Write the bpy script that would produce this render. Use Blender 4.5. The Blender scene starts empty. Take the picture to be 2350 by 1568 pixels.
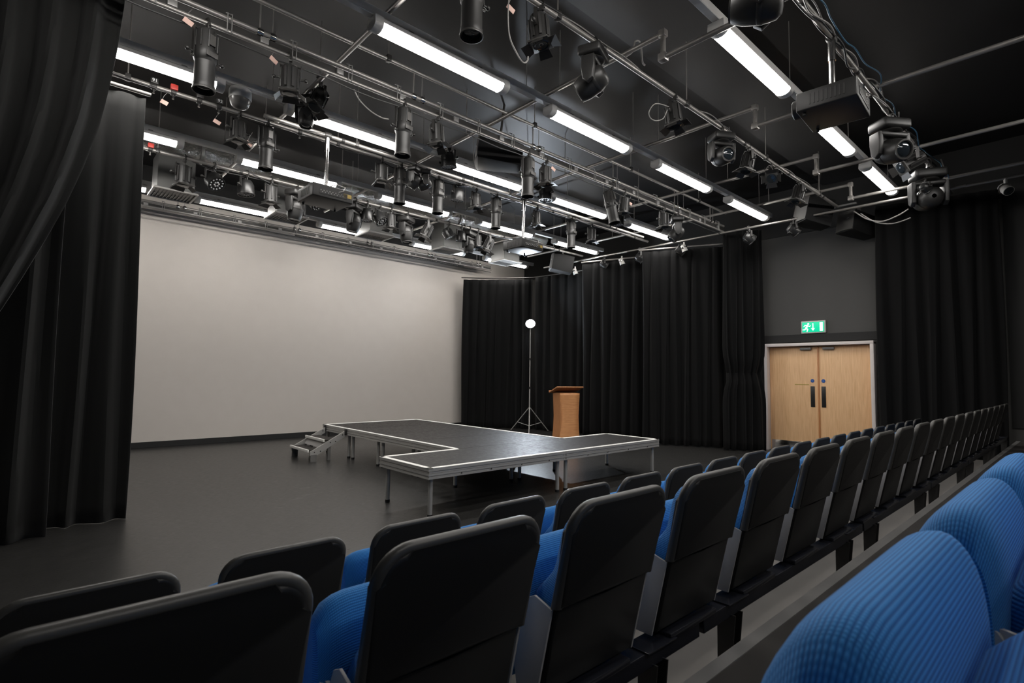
import bpy, bmesh, math, random
from mathutils import Vector, Matrix, Euler
R = math.radians
PI = math.pi
random.seed(7)
S = bpy.context.scene
COL = S.collection

# ------------------------------------------------------------------ camera, world, exposure
FPX, YAW, PIT, ROL, EYE = 1221.95, R(42.347), R(3.607), R(.757), Vector((0, 0, 1.44))
fw = Vector((math.sin(YAW)*math.cos(PIT), math.cos(YAW)*math.cos(PIT), math.sin(PIT)))
r0 = Vector((math.cos(YAW), -math.sin(YAW), 0)); u0 = r0.cross(fw)
rt = r0*math.cos(ROL) + u0*math.sin(ROL); up = -r0*math.sin(ROL) + u0*math.cos(ROL)
cd = bpy.data.cameras.new('camera'); cam = bpy.data.objects.new('camera', cd); COL.objects.link(cam)
cd.sensor_fit = 'HORIZONTAL'; cd.sensor_width = 36; cd.lens = FPX*36/2350
cd.clip_start = .02; cd.clip_end = 100
cd.dof.use_dof = True; cd.dof.focus_distance = 5.5; cd.dof.aperture_fstop = 8
cam.matrix_world = Matrix(((rt.x, up.x, -fw.x, EYE.x), (rt.y, up.y, -fw.y, EYE.y), (rt.z, up.z, -fw.z, EYE.z), (0, 0, 0, 1)))
S.camera = cam
w = bpy.data.worlds.new('world'); S.world = w; w.use_nodes = True
w.node_tree.nodes['Background'].inputs[0].default_value = (.9, .95, 1, 1)
w.node_tree.nodes['Background'].inputs[1].default_value = .0
S.view_settings.view_transform = 'Standard'; S.view_settings.look = 'None'
S.view_settings.gamma = 1; S.view_settings.use_curve_mapping = False
S.view_settings.exposure = 1.25
STRIP = 14.0      # radiance of the strip-light diffusers
FLOOD = 450.0     # radiance of the floodlight on the tripod

def px_x(px, y, z):      # x of the point on the pipe line (y, z) that stands in a photo column
    a = px-1175; b = Vector((0, y, z))-EYE
    return (a*b.dot(fw) - FPX*b.dot(rt))/(FPX*rt.x - a*fw.x)
def px_y(px, x, z):
    a = px-1175; b = Vector((x, 0, z))-EYE
    return (a*b.dot(fw) - FPX*b.dot(rt))/(FPX*rt.y - a*fw.y)
def at(px, py, **k):     # meeting point of a sight line with a plane x=, y= or z=
    d = fw*FPX + rt*(px-1175) - up*(py-784)
    (n, v), = k.items(); i = 'xyz'.index(n)
    return EYE + d*((v-EYE[i])/d[i])

# ------------------------------------------------------------------ materials
MATS = {}
def mat(name, col, rough=.5, metal=0., spec=.5, emit=None, estr=0., sheen=0.):
    m = bpy.data.materials.new(name); m.use_nodes = True
    b = m.node_tree.nodes['Principled BSDF']
    b.inputs['Base Color'].default_value = (*col, 1); b.inputs['Roughness'].default_value = rough
    b.inputs['Metallic'].default_value = metal; b.inputs['Specular IOR Level'].default_value = spec
    if sheen:
        b.inputs['Sheen Weight'].default_value = sheen; b.inputs['Sheen Roughness'].default_value = .5
    if emit:
        b.inputs['Emission Color'].default_value = (*emit, 1); b.inputs['Emission Strength'].default_value = estr
    MATS[name] = m
    return m
def nodes(m): return m.node_tree.nodes, m.node_tree.links, m.node_tree.nodes['Principled BSDF']
def tex(m, kind, scale, **kw):
    n, l, b = nodes(m)
    tc = n.new('ShaderNodeTexCoord'); mp = n.new('ShaderNodeMapping'); t = n.new('ShaderNodeTex'+kind)
    l.new(tc.outputs['Object'], mp.inputs[0]); l.new(mp.outputs[0], t.inputs['Vector'])
    mp.inputs['Scale'].default_value = scale if isinstance(scale, tuple) else (scale,)*3
    for k, v in kw.items():
        if k in t.inputs: t.inputs[k].default_value = v
        else: setattr(t, k, v)
    return t
def ramp(m, src, stops):
    n, l, b = nodes(m); r = n.new('ShaderNodeValToRGB'); l.new(src, r.inputs[0])
    e = r.color_ramp.elements
    while len(e) < len(stops): e.new(.5)
    for q, (p, c) in zip(e, stops):
        q.position = p; q.color = (*c, 1) if isinstance(c, tuple) else (c, c, c, 1)
    return r.outputs[0]
def bump(m, src, strength, dist=.002):
    n, l, b = nodes(m); q = n.new('ShaderNodeBump'); q.inputs['Strength'].default_value = strength; q.inputs['Distance'].default_value = dist
    l.new(src, q.inputs['Height']); l.new(q.outputs[0], b.inputs['Normal'])

mat('black_metal', (.022, .021, .020), .42, 0, .5)
mat('black_satin', (.016, .016, .016), .36)
mat('fixture_black', (.018, .0175, .017), .44, .0, .5)
mat('fixture_grey', (.055, .053, .05), .45, .2)
mat('lens_glass', (.015, .02, .025), .06, 0, .8)
mat('led_lens', (.55, .55, .56), .12, 0, .8)
mat('steel_pipe', (.30, .285, .27), .40, .6)
mat('dark_pipe', (.10, .095, .09), .4, .7)
mat('chrome', (.62, .61, .6), .16, 1)
mat('aluminium', (.52, .51, .49), .38, .45)
mat('bright_edge', (.85, .84, .80), .5, .0)
mat('grey_metal', (.23, .225, .22), .45, .4)
mat('light_grey', (.40, .39, .38), .5, .0)
mat('rail_grey', (.75, .74, .72), .5, .0)
mat('strip_grey', (.74, .73, .71), .5, .0)
mat('speaker_black', (.012, .012, .012), .75, 0, .3)
mat('speaker_grille', (.10, .097, .093), .7)
mat('white_plastic', (.62, .60, .57), .45)
mat('rubber', (.012, .012, .012), .7)
mat('shell', (.015, .0147, .0141), .45, 0, .4)
mat('shell_rim_lit', (.058, .056, .052), .4, 0, .5)  # shell's own plastic, paler: light caught on its rounded edge, put into colour
mat('beam_black', (.012, .013, .018), .22, 0, .6)
mat('cable_black', (.018, .018, .018), .5)
mat('cable_grey', (.22, .21, .2), .5)
mat('cable_blue', (.04, .12, .2), .5)
mat('plug_blue', (.01, .06, .5), .4)
mat('tag_pink', (.62, .42, .36), .7)
mat('label_yellow', (.60, .42, .10), .5)
mat('red_plastic', (.45, .04, .03), .5)
mat('ink_white', (.75, .75, .75), .6)
mat('sign_green', (.0, .36, .20), .4, emit=(.0, .55, .28), estr=.45)
mat('sign_white', (.8, .85, .8), .4, emit=(.8, 1, .9), estr=.45)
mat('disc_blue', (.01, .09, .38), .4)
mat('tape_yellow', (.45, .33, .06), .6)
mat('diffuser', (.9, .9, .88), .5, emit=(1, .965, .92), estr=STRIP)
mat('flood_glow', (.9, .9, 1), .5, emit=(.80, .89, 1), estr=FLOOD)
mat('wall_grey', (.075, .073, .070), .8)
mat('wall_black', (.014, .0137, .0135), .75)
mat('ceiling_black', (.0105, .0102, .0105), .5, 0, .28)
mat('frame_pink', (.80, .73, .70), .45)
mat('dome_smoke', (.13, .125, .12), .25, 0, .4)

m = mat('ceiling_panel', (.018, .0175, .018), .55)
m = mat('wall_white', (.62, .575, .53), .75)
t = tex(m, 'Noise', .8, Detail=4.0); n, l, b = nodes(m)
l.new(ramp(m, t.outputs[0], [(.3, (.613, .568, .523)), (.7, (.629, .584, .539))]), b.inputs['Base Color'])
m = mat('vinyl_floor', (.03, .029, .028), .33, 0, .43); n, l, b = nodes(m)
t = tex(m, 'Noise', 1.2, Detail=6.0, Roughness=.6)
l.new(ramp(m, t.outputs[0], [(.3, (.022, .0213, .0203)), (.72, (.031, .030, .0285))]), b.inputs['Base Color'])
t2 = tex(m, 'Noise', (3, 22, 1), Detail=5.0)
l.new(ramp(m, t2.outputs[0], [(.3, .27), (.7, .40)]), b.inputs['Roughness'])
m = mat('scuff', (.18, .17, .165), .7)
m = mat('deck_top', (.022, .02, .019), .4, 0, .16); n, l, b = nodes(m)
t = tex(m, 'Noise', (2.2, 9, 1), Detail=6.0)
l.new(ramp(m, t.outputs[0], [(.3, (.018, .016, .015)), (.75, (.030, .027, .025))]), b.inputs['Base Color'])
t2 = tex(m, 'Noise', (7, 3, 1), Detail=5.0, Roughness=.65)
l.new(ramp(m, t2.outputs[0], [(.3, .36), (.7, .62)]), b.inputs['Roughness'])
bump(m, t2.outputs[0], .12, .01)
m = mat('tread_dark', (.042, .037, .034), .5); n, l, b = nodes(m)
t = tex(m, 'Wave', (60, 60, 1), bands_direction='Y'); t3 = tex(m, 'Wave', (60, 60, 1), bands_direction='X')
mx = n.new('ShaderNodeMath'); mx.operation = 'MULTIPLY'; l.new(t.outputs[1], mx.inputs[0]); l.new(t3.outputs[1], mx.inputs[1])
bump(m, mx.outputs[0], .6, .003)
m = mat('tread_grey', (.14, .13, .12), .55); n, l, b = nodes(m)
t = tex(m, 'Wave', (60, 60, 1), bands_direction='Y'); t3 = tex(m, 'Wave', (60, 60, 1), bands_direction='X')
mx = n.new('ShaderNodeMath'); mx.operation = 'MULTIPLY'; l.new(t.outputs[1], mx.inputs[0]); l.new(t3.outputs[1], mx.inputs[1])
bump(m, mx.outputs[0], .5, .003)
m = mat('blue_fabric', (.012, .11, .40), .8, 0, .25, sheen=.06); n, l, b = nodes(m)
t = tex(m, 'Wave', (1, 1, 1), bands_direction='Y', Scale=60.0, Distortion=.2); t3 = tex(m, 'Wave', (1, 1, 1), bands_direction='X', Scale=75.0)
for q in [q for q in n if q.type == 'MAPPING']: l.new([c for c in n if c.type == 'TEX_COORD'][0].outputs['UV'], q.inputs[0])
mx = n.new('ShaderNodeMath'); mx.operation = 'MULTIPLY_ADD'; mx.inputs[2].default_value = 0
l.new(t.outputs[1], mx.inputs[0]); l.new(t3.outputs[1], mx.inputs[1])
ad = n.new('ShaderNodeMath'); ad.operation = 'ADD'; l.new(mx.outputs[0], ad.inputs[0]); l.new(t.outputs[1], ad.inputs[1])
l.new(ramp(m, ad.outputs[0], [(.1, (.011, .105, .33)), (.9, (.036, .225, .57))]), b.inputs['Base Color'])
bump(m, ad.outputs[0], .24, .002)
m = mat('black_drape', (.0052, .0052, .0054), .9, 0, .15, sheen=.05); n, l, b = nodes(m)
t = tex(m, 'Noise', 300, Detail=2.0); bump(m, t.outputs[0], .2, .001)
m = mat('velvet_drape', (.0095, .0097, .0093), .85, 0, .2, sheen=.12); t = tex(m, 'Noise', 300, Detail=2.0); bump(m, t.outputs[0], .2, .001)
def wood(name, c1, c2, scale):
    m = mat(name, c1, .45); n, l, b = nodes(m)
    t = tex(m, 'Noise', scale, Detail=7.0, Roughness=.62, Distortion=.6)
    l.new(ramp(m, t.outputs[0], [(.28, c1), (.5, tuple((a+b2)/2 for a, b2 in zip(c1, c2))), (.72, c2)]), b.inputs['Base Color'])
wood('oak_door', (.74, .43, .21), (.91, .59, .33), (9, 9, .55))
wood('lectern_wood', (.60, .25, .095), (.80, .40, .17), (1.1, 9, 17))
wood('lectern_side', (.42, .17, .06), (.58, .26, .105), (9, 9, 1.2))
m = mat('foil', (.55, .53, .5), .25, .9); t = tex(m, 'Noise', 7, Detail=4.0, Distortion=1.5); bump(m, t.outputs[0], 1.0, .09)
m = mat('duct_steel', (.22, .22, .215), .42, .6)

# ------------------------------------------------------------------ mesh helpers
def V(*a): return Vector(a)
class MB:
    def __init__(s): s.b = bmesh.new()
    def box(s, c, d, rot=None, bev=0, seg=2):
        g = bmesh.ops.create_cube(s.b, size=1)['verts']
        M = Matrix.Translation(Vector(c)) @ (Euler(rot).to_matrix().to_4x4() if rot else Matrix.Identity(4)) @ Matrix.Diagonal((*d, 1))
        bmesh.ops.transform(s.b, matrix=M, verts=g)
        if bev:
            ed = list({e for v in g for e in v.link_edges})
            bmesh.ops.bevel(s.b, geom=ed, offset=bev, segments=seg, affect='EDGES', profile=.5)
        return s
    def cyl(s, a, b, r, r2=None, n=14, caps=True):
        a, b = Vector(a), Vector(b); d = b-a
        g = bmesh.ops.create_cone(s.b, cap_ends=caps, segments=n, radius1=r, radius2=r if r2 is None else r2, depth=d.length)['verts']
        M = Matrix.Translation((a+b)/2) @ d.to_track_quat('Z', 'Y').to_matrix().to_4x4()
        bmesh.ops.transform(s.b, matrix=M, verts=g); return s
    def lathe(s, prof, n=20, M=None, cap=True):       # prof: (radius, z)
        M = M or Matrix.Identity(4); rings = []
        for r, z in prof:
            rings.append([s.b.verts.new(M @ Vector((r*math.cos(2*PI*k/n), r*math.sin(2*PI*k/n), z))) for k in range(n)])
        for A, B in zip(rings, rings[1:]):
            for k in range(n): s.b.faces.new((A[k], A[(k+1) % n], B[(k+1) % n], B[k]))
        if cap:
            s.b.faces.new(rings[0][::-1]); s.b.faces.new(rings[-1])
        return s
    def tube(s, pts, r, n=8):
        pts = [Vector(p) for p in pts]; rings = []; prev = None
        for i, p in enumerate(pts):
            d = (pts[min(i+1, len(pts)-1)]-pts[max(i-1, 0)]).normalized()
            if prev is None:
                x = d.orthogonal().normalized()
            else:
                x = (prev - d*prev.dot(d)).normalized()
            prev = x; y = d.cross(x)
            rings.append([s.b.verts.new(p + (x*math.cos(2*PI*k/n)+y*math.sin(2*PI*k/n))*r) for k in range(n)])
        for A, B in zip(rings, rings[1:]):
            for k in range(n): s.b.faces.new((A[k], A[(k+1) % n], B[(k+1) % n], B[k]))
        s.b.faces.new(rings[0][::-1]); s.b.faces.new(rings[-1]); return s
    def prism(s, poly, axis, lo, hi, bev=0, seg=2):    # poly in the two other axes
        def P(p, q):
            return Vector({'x': (q, p[0], p[1]), 'y': (p[0], q, p[1]), 'z': (p[0], p[1], q)}[axis])
        A = [s.b.verts.new(P(p, lo)) for p in poly]; B = [s.b.verts.new(P(p, hi)) for p in poly]; k = len(poly)
        fs = [s.b.faces.new(A[::-1]), s.b.faces.new(B)]
        for i in range(k): fs.append(s.b.faces.new((A[i], A[(i+1) % k], B[(i+1) % k], B[i])))
        if bev:
            ed = list({e for f in fs[:2] for e in f.edges})
            bmesh.ops.bevel(s.b, geom=ed, offset=bev, segments=seg, affect='EDGES', profile=.5)
        return s
    def grid(s, f, nu, nv):
        vs = [[s.b.verts.new(f(i/nu, j/nv)) for j in range(nv+1)] for i in range(nu+1)]
        for i in range(nu):
            for j in range(nv): s.b.faces.new((vs[i][j], vs[i+1][j], vs[i+1][j+1], vs[i][j+1]))
        return s
    def sphere(s, c, rad, nu=20, nv=12):
        g = bmesh.ops.create_uvsphere(s.b, u_segments=nu, v_segments=nv, radius=1)['verts']
        bmesh.ops.transform(s.b, matrix=Matrix.Translation(Vector(c)) @ Matrix.Diagonal((*rad, 1)), verts=g); return s
    def build(s, name, material, parent=None, smooth=True, loc=None, shift=None):
        bmesh.ops.recalc_face_normals(s.b, faces=s.b.faces)
        if shift: bmesh.ops.translate(s.b, verts=s.b.verts, vec=-Vector(shift))
        me = bpy.data.meshes.new(name); s.b.to_mesh(me); s.b.free()
        me.materials.append(MATS[material])
        if smooth:
            me.shade_smooth()
            try: me.set_sharp_from_angle(angle=R(38))
            except Exception: pass
        o = bpy.data.objects.new(name, me); COL.objects.link(o)
        if parent: o.parent = parent
        if shift: o.location = shift
        if loc: o.location = loc
        return o
def tag(o, label, cat, group=None, kind=None):
    o['label'] = label; o['category'] = cat
    if group: o['group'] = group
    if kind: o['kind'] = kind
    return o
def thing(name, label, cat, loc=(0, 0, 0), rz=0, group=None):
    o = bpy.data.objects.new(name, None); COL.objects.link(o); o.empty_display_size = .1
    o.location = loc; o.rotation_euler = (0, 0, rz)
    return tag(o, label, cat, group)
def struct(o): o['kind'] = 'structure'; return o
def dup(root, loc=None, rz=None, label=None, group=None):
    c = root.copy(); COL.objects.link(c)
    if loc is not None: c.location = loc
    if rz is not None: c.rotation_euler = (0, 0, rz)
    if label: c['label'] = label
    if group: c['group'] = group
    for ch in list(root.children):
        d = ch.copy(); COL.objects.link(d); d.parent = c
        for g in list(ch.children):
            e = g.copy(); COL.objects.link(e); e.parent = d
    return c
ORD = 'first second third fourth fifth sixth seventh eighth ninth tenth eleventh twelfth thirteenth fourteenth fifteenth sixteenth seventeenth eighteenth nineteenth twentieth'.split()

# ------------------------------------------------------------------ room shell
XR, YB, ZC = 11.37, 11.95, 5.3
XL, YF = -3.2, -3.6
o = MB().box(((XL+XR)/2, (YF+YB)/2, -.05), (XR-XL+.4, YB-YF+.4, .1)).build('floor', 'vinyl_floor', smooth=False); struct(o)
o = MB().box(((XL+XR)/2, (YF+YB)/2, ZC+.05), (XR-XL+.4, YB-YF+.4, .1)).build('ceiling', 'ceiling_black', smooth=False); struct(o)
o = MB().box(((XL+XR)/2, YB+.1, ZC/2), (XR-XL+.4, .2, ZC)).build('wall_back', 'wall_white', smooth=False); struct(o)
o = MB().box((XR+.1, (YF+YB)/2, ZC/2), (.2, YB-YF, ZC)).build('wall_right', 'wall_grey', smooth=False); struct(o)
o = MB().box((XL-.1, (YF+YB)/2, ZC/2), (.2, YB-YF, ZC)).build('wall_left', 'wall_black', smooth=False); struct(o)
o = MB().box(((XL+XR)/2, YF-.1, ZC/2), (XR-XL+.4, .2, ZC)).build('wall_front', 'wall_black', smooth=False); struct(o)
o = MB().box((4.1, YB-.012, .055), (13.5, .024, .11), bev=.004).build('baseboard_back', 'rubber', smooth=False); struct(o)
o = MB().box((XR-.012, 4.2, 4.83), (.024, 15.4, .94)).build('trim_1', 'wall_black', smooth=False); struct(o)
o = MB().box((XR-.02, 3.66, 2.245), (.04, 2.3, .15)).build('trim_2', 'wall_black', smooth=False); struct(o)
o = MB().box((XR-.012, 4.72, 1.085), (.024, .2, 2.17)).build('trim_3', 'wall_black', smooth=False); struct(o)
o = MB().box((XR-.012, .1, 2.54), (.024, 1.62, 3.64)).build('trim_7', 'wall_black', smooth=False); struct(o)
o = MB().box((4.1, YB-.012, 5.02), (14.5, .024, .56)).build('trim_5', 'wall_black', smooth=False); struct(o)
o = MB().box((7, 3.0, ZC-.045), (8.6, .9, .09)).build('trim_4', 'ceiling_panel', smooth=False); struct(o)

# ------------------------------------------------------------------ double door
dy0, dy1 = 2.67, 4.59
D = thing('door_1', 'double oak doors in a pale frame', 'door', (XR, (dy0+dy1)/2, 0)); D['kind'] = 'structure'
hw = (dy1-dy0)/2
mb = MB()
for sy in (-1, 1): mb.box((-.075, sy*(hw-.03), 1.065), (.21, .06, 2.13), bev=.006)
mb.box((-.075, 0, 2.115), (.212, 2*hw, .06), bev=.006)
mb.build('frame', 'frame_pink', D)
for sy in (-1, 1):
    lw = hw-.062
    lf = MB().box((0, 0, 1.045), (.045, lw-.004, 2.06), bev=.003).build('leaf', 'oak_door', D, loc=(-.03, sy*(lw/2+.001), 0))
    MB().box((-.027, 0, .11), (.006, lw-.05, .2), bev=.002).build('kick_plate', 'chrome', lf)
    MB().box((-.028, -sy*(lw/2-.095), 1.10), (.008, .075, .40), bev=.003).build('push_plate', 'black_satin', lf)
    pm = MB().cyl((-.026, -sy*(lw/2-.095), 1.405), (-.031, -sy*(lw/2-.095), 1.405), .033, n=24).build('sign_disc', 'disc_blue', lf)
    MB().box((-.0315, -sy*(lw/2-.095), 1.405), (.002, .036, .004)).build('sign_mark', 'ink_white', lf)
    MB().box((-.045, -sy*(lw/2-.2), 2.03), (.05, .2, .05), bev=.006).build('closer', 'grey_metal', lf)
    if sy > 0: MB().box((-.0245, -.16, 1.33), (.003, .26, .014)).build('tape_strip', 'tape_yellow', lf)
MB().box((-.058, -.012, 1.045), (.012, .03, 2.06), bev=.003).build('meeting_strip', 'lectern_side', D)
MB().box((-.075, hw-.006, 1.9), (.03, .02, .03)).build('hinge', 'chrome', D)

# exit sign over the door
g = at(1868, 751, x=XR)
e = thing('exit_sign', 'green emergency exit sign with running figure, arrow and doorway above the oak doors', 'sign', (XR, g.y, g.z))
sw, sh = .44, .245
MB().box((-.025, 0, 0), (.05, sw, sh), bev=.012, seg=3).build('casing', 'white_plastic', e)
MB().box((-.052, 0, 0), (.006, sw-.05, sh-.05), bev=.002).build('panel', 'sign_green', e)
def flat(poly, name, material, parent, x=-.056, t=.003):     # poly as (right, up) seen from the seats
    MB().prism([(-a, b) for a, b in poly], 'x', x-t, x).build(name, material, parent, smooth=False)
flat([(.12, -.085), (.175, -.085), (.175, .085), (.12, .085)], 'doorway_symbol', 'sign_white', e)
flat([(-.008, -.005), (.008, -.005), (.008, .07), (-.008, .07)], 'arrow_shaft', 'sign_white', e)
flat([(0, -.075), (.038, -.02), (.012, -.03), (.006, 0), (-.006, 0), (-.012, -.03), (-.038, -.02)], 'arrow_head', 'sign_white', e)
man = MB()
for a, b2, r_ in (((-.095, .03), (-.125, -.02), .016), ((-.125, -.02), (-.095, -.045), .011), ((-.095, -.045), (-.108, -.085), .009),
                  ((-.125, -.02), (-.15, -.05), .011), ((-.15, -.05), (-.185, -.05), .009), ((-.095, .03), (-.06, .01), .008), ((-.06, .01), (-.045, .03), .007),
                  ((-.1, .035), (-.145, .035), .008), ((-.145, .035), (-.165, .01), .007)):
    d = (Vector(b2)-Vector(a)); L = d.length; an = math.atan2(d.y, d.x); c = (Vector(a)+Vector(b2))/2
    man.box((-.0575, -c.x, c.y), (.003, L+r_, 2*r_), rot=(-an, 0, 0))
man.cyl((-.056, .083, .062), (-.059, .083, .062), .018, n=16)
man.build('running_figure', 'sign_white', e, smooth=False)

g = at(1750, 908, x=XR)
e = thing('door_release', 'small green and white door release box beside the left door jamb', 'switch', (XR-.024, g.y, g.z))
MB().box((-.02, 0, 0), (.04, .075, .09), bev=.006).build('box', 'sign_green', e)
MB().box((-.042, 0, .005), (.006, .05, .04), bev=.002).build('glass_front', 'white_plastic', e)
MB().box((-.02, 0, .17), (.03, .05, .05), bev=.006).build('sounder', 'grey_metal', e)
MB().cyl((-.035, 0, .17), (-.042, 0, .17), .012).build('indicator', 'white_plastic', e)

# ------------------------------------------------------------------ drapes
def drape(name, label, path, z0, z1, pitch=.2, amp=.05, seed=1, tie=None, res=12, material='black_drape', bulge=0):
    rnd = random.Random(seed); pts = [Vector((*p, 0)) for p in path]
    seg = [(b2-a).length for a, b2 in zip(pts, pts[1:])]; L = sum(seg)
    def along(u):
        d = u*L
        for a, b2, s_ in zip(pts, pts[1:], seg):
            if d <= s_+1e-6: return a+(b2-a)*(d/s_), (b2-a).normalized()
            d -= s_
        return pts[-1], (pts[-1]-pts[-2]).normalized()
    nf = max(3, round(L/pitch)); ph = [rnd.uniform(-.5, .5) for _ in range(nf+2)]; am = [rnd.uniform(.55, 1.25) for _ in range(nf+2)]
    nu = nf*res
    def f(u, v):
        p, t = along(u); nrm = Vector((t.y, -t.x, 0))
        k = u*nf; i = int(min(k, nf-1)); fr = k-i
        ph_ = ph[i]*(1-fr)+ph[i+1]*fr; a_ = am[i]*(1-fr)+am[i+1]*fr
        z = z1+(z0-z1)*v
        grow = (.45+.55*min(1, v*2.2))
        wv = math.sin(2*PI*k + ph_*(1+.8*v)) + .28*math.sin(4*PI*k+1.3+2*v)
        off = amp*a_*grow*wv
        if tie and z < tie[0]+.6:
            q = math.exp(-((z-tie[0])/.28)**2)*tie[1]
            p = p + (along(.55)[0]-p)*q; off *= (1-.5*q)
            off += -.09*math.exp(-((z-tie[0]-.08)/.09)**2)
        if bulge: off -= bulge*math.exp(-((1-v)/.05)**2)
        return p+nrm*off+Vector((t.x, t.y, 0))*(.02*math.sin(2*PI*k*.5+4*v+seed))+Vector((0, 0, z))
    o = MB().grid(f, nu, 26).build(name, material)
    sm = o.modifiers.new('thickness', 'SOLIDIFY'); sm.thickness = .006; sm.offset = 0
    return tag(o, label, 'curtain', 'black stage drapes')
def rail(name, label, pts, r=.018, material='dark_pipe'):
    o = MB().tube(pts, r, 10).build(name, material); return tag(o, label, 'rail')
drape('stage_drape', 'black drape hanging just right of the white wall, behind the floodlight stand', [(8.76, 11.62), (9.25, 11.2), (9.75, 10.62), (10.02, 10.2)], .02, 4.04, .24, .05, 3)
drape('stage_drape', 'black drape behind the lectern, between the floodlight stand and the lectern', [(10.07, 10.12), (10.33, 8.55)], .02, 4.08, .26, .045, 4)
drape('stage_drape', 'black drape right behind and to the right of the lectern', [(9.97, 8.38), (10.45, 6.95)], .02, 4.17, .25, .05, 5)
drape('stage_drape', 'widest black drape on the right wall, midway between lectern and doors', [(9.88, 6.62), (10.6, 5.12)], .02, 4.17, .22, .055, 6)
drape('stage_drape', 'narrow black drape gathered by a tie just left of the oak doors', [(10.32, 5.03), (10.8, 4.42)], .02, 4.42, .17, .05, 8, tie=(1.5, .22))
drape('stage_drape', 'black drape on the right wall, to the right of the oak doors', [(10.78, 2.5), (11.1, .93)], .03, 4.45, .22, .05, 9)
drape('stage_drape', 'straight black drape at the left edge of the white wall', [(-1.3, 6.5), (.2, 6.42), (.78, 6.4)], .003, 4.19, .25, .04, 11, material='velvet_drape')
drape('stage_drape', 'black drape at the far left with its hem spread on the floor', [(-1.5, 6.1), (-.6, 6.02), (.2, 6.03)], .003, 4.6, .33, .07, 12, bulge=.10, material='velvet_drape')
# foreground drape swept back to the left
def sweep():
    Y = 5.3
    edge = [(292, -45), (284, 20), (268, 120), (250, 205), (225, 300), (190, 390), (150, 475), (100, 560), (50, 640), (0, 715), (-60, 790)]
    pts = [at(a, b2, y=Y) for a, b2 in edge]
    def E(v):
        k = v*(len(pts)-1); i = min(int(k), len(pts)-2); return pts[i].lerp(pts[i+1], k-i)
    top0 = pts[0]; knot = pts[-1]+Vector((-.05, 0, -.05))
    def f(u, v):
        e_ = E(v)                                   # right edge
        a = Vector((top0.x-2.3, Y, top0.z)); c = Vector((knot.x-1.0, Y, knot.z+.2))
        l_ = a.lerp(c, v)
        p = e_.lerp(l_, u**(1.0))
        k = u*9
        wv = math.sin(2*PI*k+2.0*v)+.35*math.sin(4*PI*k+1+5*v)
        p = p+Vector((0, .075*(.5+.5*min(1, v*3))*wv*(1-.35*v), 0))
        if v < .12: p.z += .015*math.sin(2*PI*k)
        return p+Vector((0, -.12*math.sin(PI*v), 0))
    o = MB().grid(f, 120, 44).build('stage_drape', 'velvet_drape')
    sm = o.modifiers.new('thickness', 'SOLIDIFY'); sm.thickness = .008; sm.offset = 0
    tag(o, 'nearest black drape in the top left corner, swept diagonally to the left', 'curtain', 'black stage drapes')
sweep()
rail('curtain_rail', 'curtain rail carrying the straight drape left of the white wall', [(-1.4, 6.4, 4.24), (.80, 6.39, 4.24)], .02, 'steel_pipe')
rail('curtain_rail', 'curtain rail turning the corner right of the white wall', [(8.70, 11.64, 4.09), (9.25, 11.24, 4.09), (9.75, 10.66, 4.09), (10.06, 10.2, 4.09), (10.33, 8.6, 4.12)], .016)
rail('curtain_rail', 'curtain rail over the drape right of the lectern', [(9.95, 8.42, 4.22), (10.47, 6.9, 4.22)], .02, 'steel_pipe')
rail('curtain_rail', 'curtain rail over the widest drape on the right wall', [(9.86, 6.7, 4.22), (10.62, 5.05, 4.22)], .02, 'steel_pipe')

# ------------------------------------------------------------------ stage
ZS = .5
def deck(x0, x1, y0, y1, label, edges, legs):
    t = thing('stage_deck', label, 'stage platform', ((x0+x1)/2, (y0+y1)/2, 0), 0, 'stage platform decks')
    a, b2 = (x1-x0)/2-.0015, (y1-y0)/2-.0015
    MB().box((0, 0, ZS-.012), (2*a-.004, 2*b2-.004, .02)).build('deck_board', 'deck_top', t, smooth=False)
    fr = MB()
    for sx in (-1, 1):
        for dz, hh, ins in ((-.012, .024, 0), (-.036, .018, .006), (-.058, .022, .001), (-.082, .018, .006), (-.097, .010, 0)):
            fr.box((sx*(a-.02-ins/2), 0, ZS-.005+dz), (.04-ins, 2*b2, hh))
            fr.box((0, sx*(b2-.02-ins/2), ZS-.005+dz), (2*a-.08, .04-ins, hh))
    fr.build('frame', 'aluminium', t, smooth=False)
    for ed in edges:
        c, d = {'l': ((-a+.028, 0), (.056, 2*b2)), 'r': ((a-.028, 0), (.056, 2*b2)), 'f': ((0, -b2+.028), (2*a, .056)), 'b': ((0, b2-.028), (2*a, .056))}[ed[0]]
        c = list(c); d = list(d)
        if len(ed) > 1:                             # part of an edge only
            lo, hi = ed[1], ed[2]; c[0] = (lo+hi)/2-(x0+x1)/2; d[0] = hi-lo
        MB().box((c[0], c[1], ZS+.0005), (d[0], d[1], .008), bev=.002).build('edge_strip', 'bright_edge', t, smooth=False)
    for lx, ly in legs:
        lg = MB().cyl((lx*(a-.075), ly*(b2-.075), .02), (lx*(a-.075), ly*(b2-.075), ZS-.1), .024, n=16).build('leg', 'aluminium', t)
        MB().cyl((lx*(a-.075), ly*(b2-.075), 0), (lx*(a-.075), ly*(b2-.075), .03), .027, n=16).build('foot', 'rubber', lg)
    for q in (-.6, -.2, .25, .7):
        MB().cyl((q*a, -b2, ZS-.082), (q*a, -b2-.004, ZS-.082), .009, n=10).build('bolt', 'chrome', t)
    return t
four = [(-1, -1), (1, -1), (1, 1), (-1, 1)]
deck(3.0, 5.03, 4.49, 5.49, 'stage deck at the left end of the front crosspiece', ['l', 'f', ('b', 3.0, 4.08)], four)
deck(5.03, 7.13, 4.49, 5.49, 'stage deck at the right end of the front crosspiece', ['r', 'f', ('b', 6.04, 7.13)], four)
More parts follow.
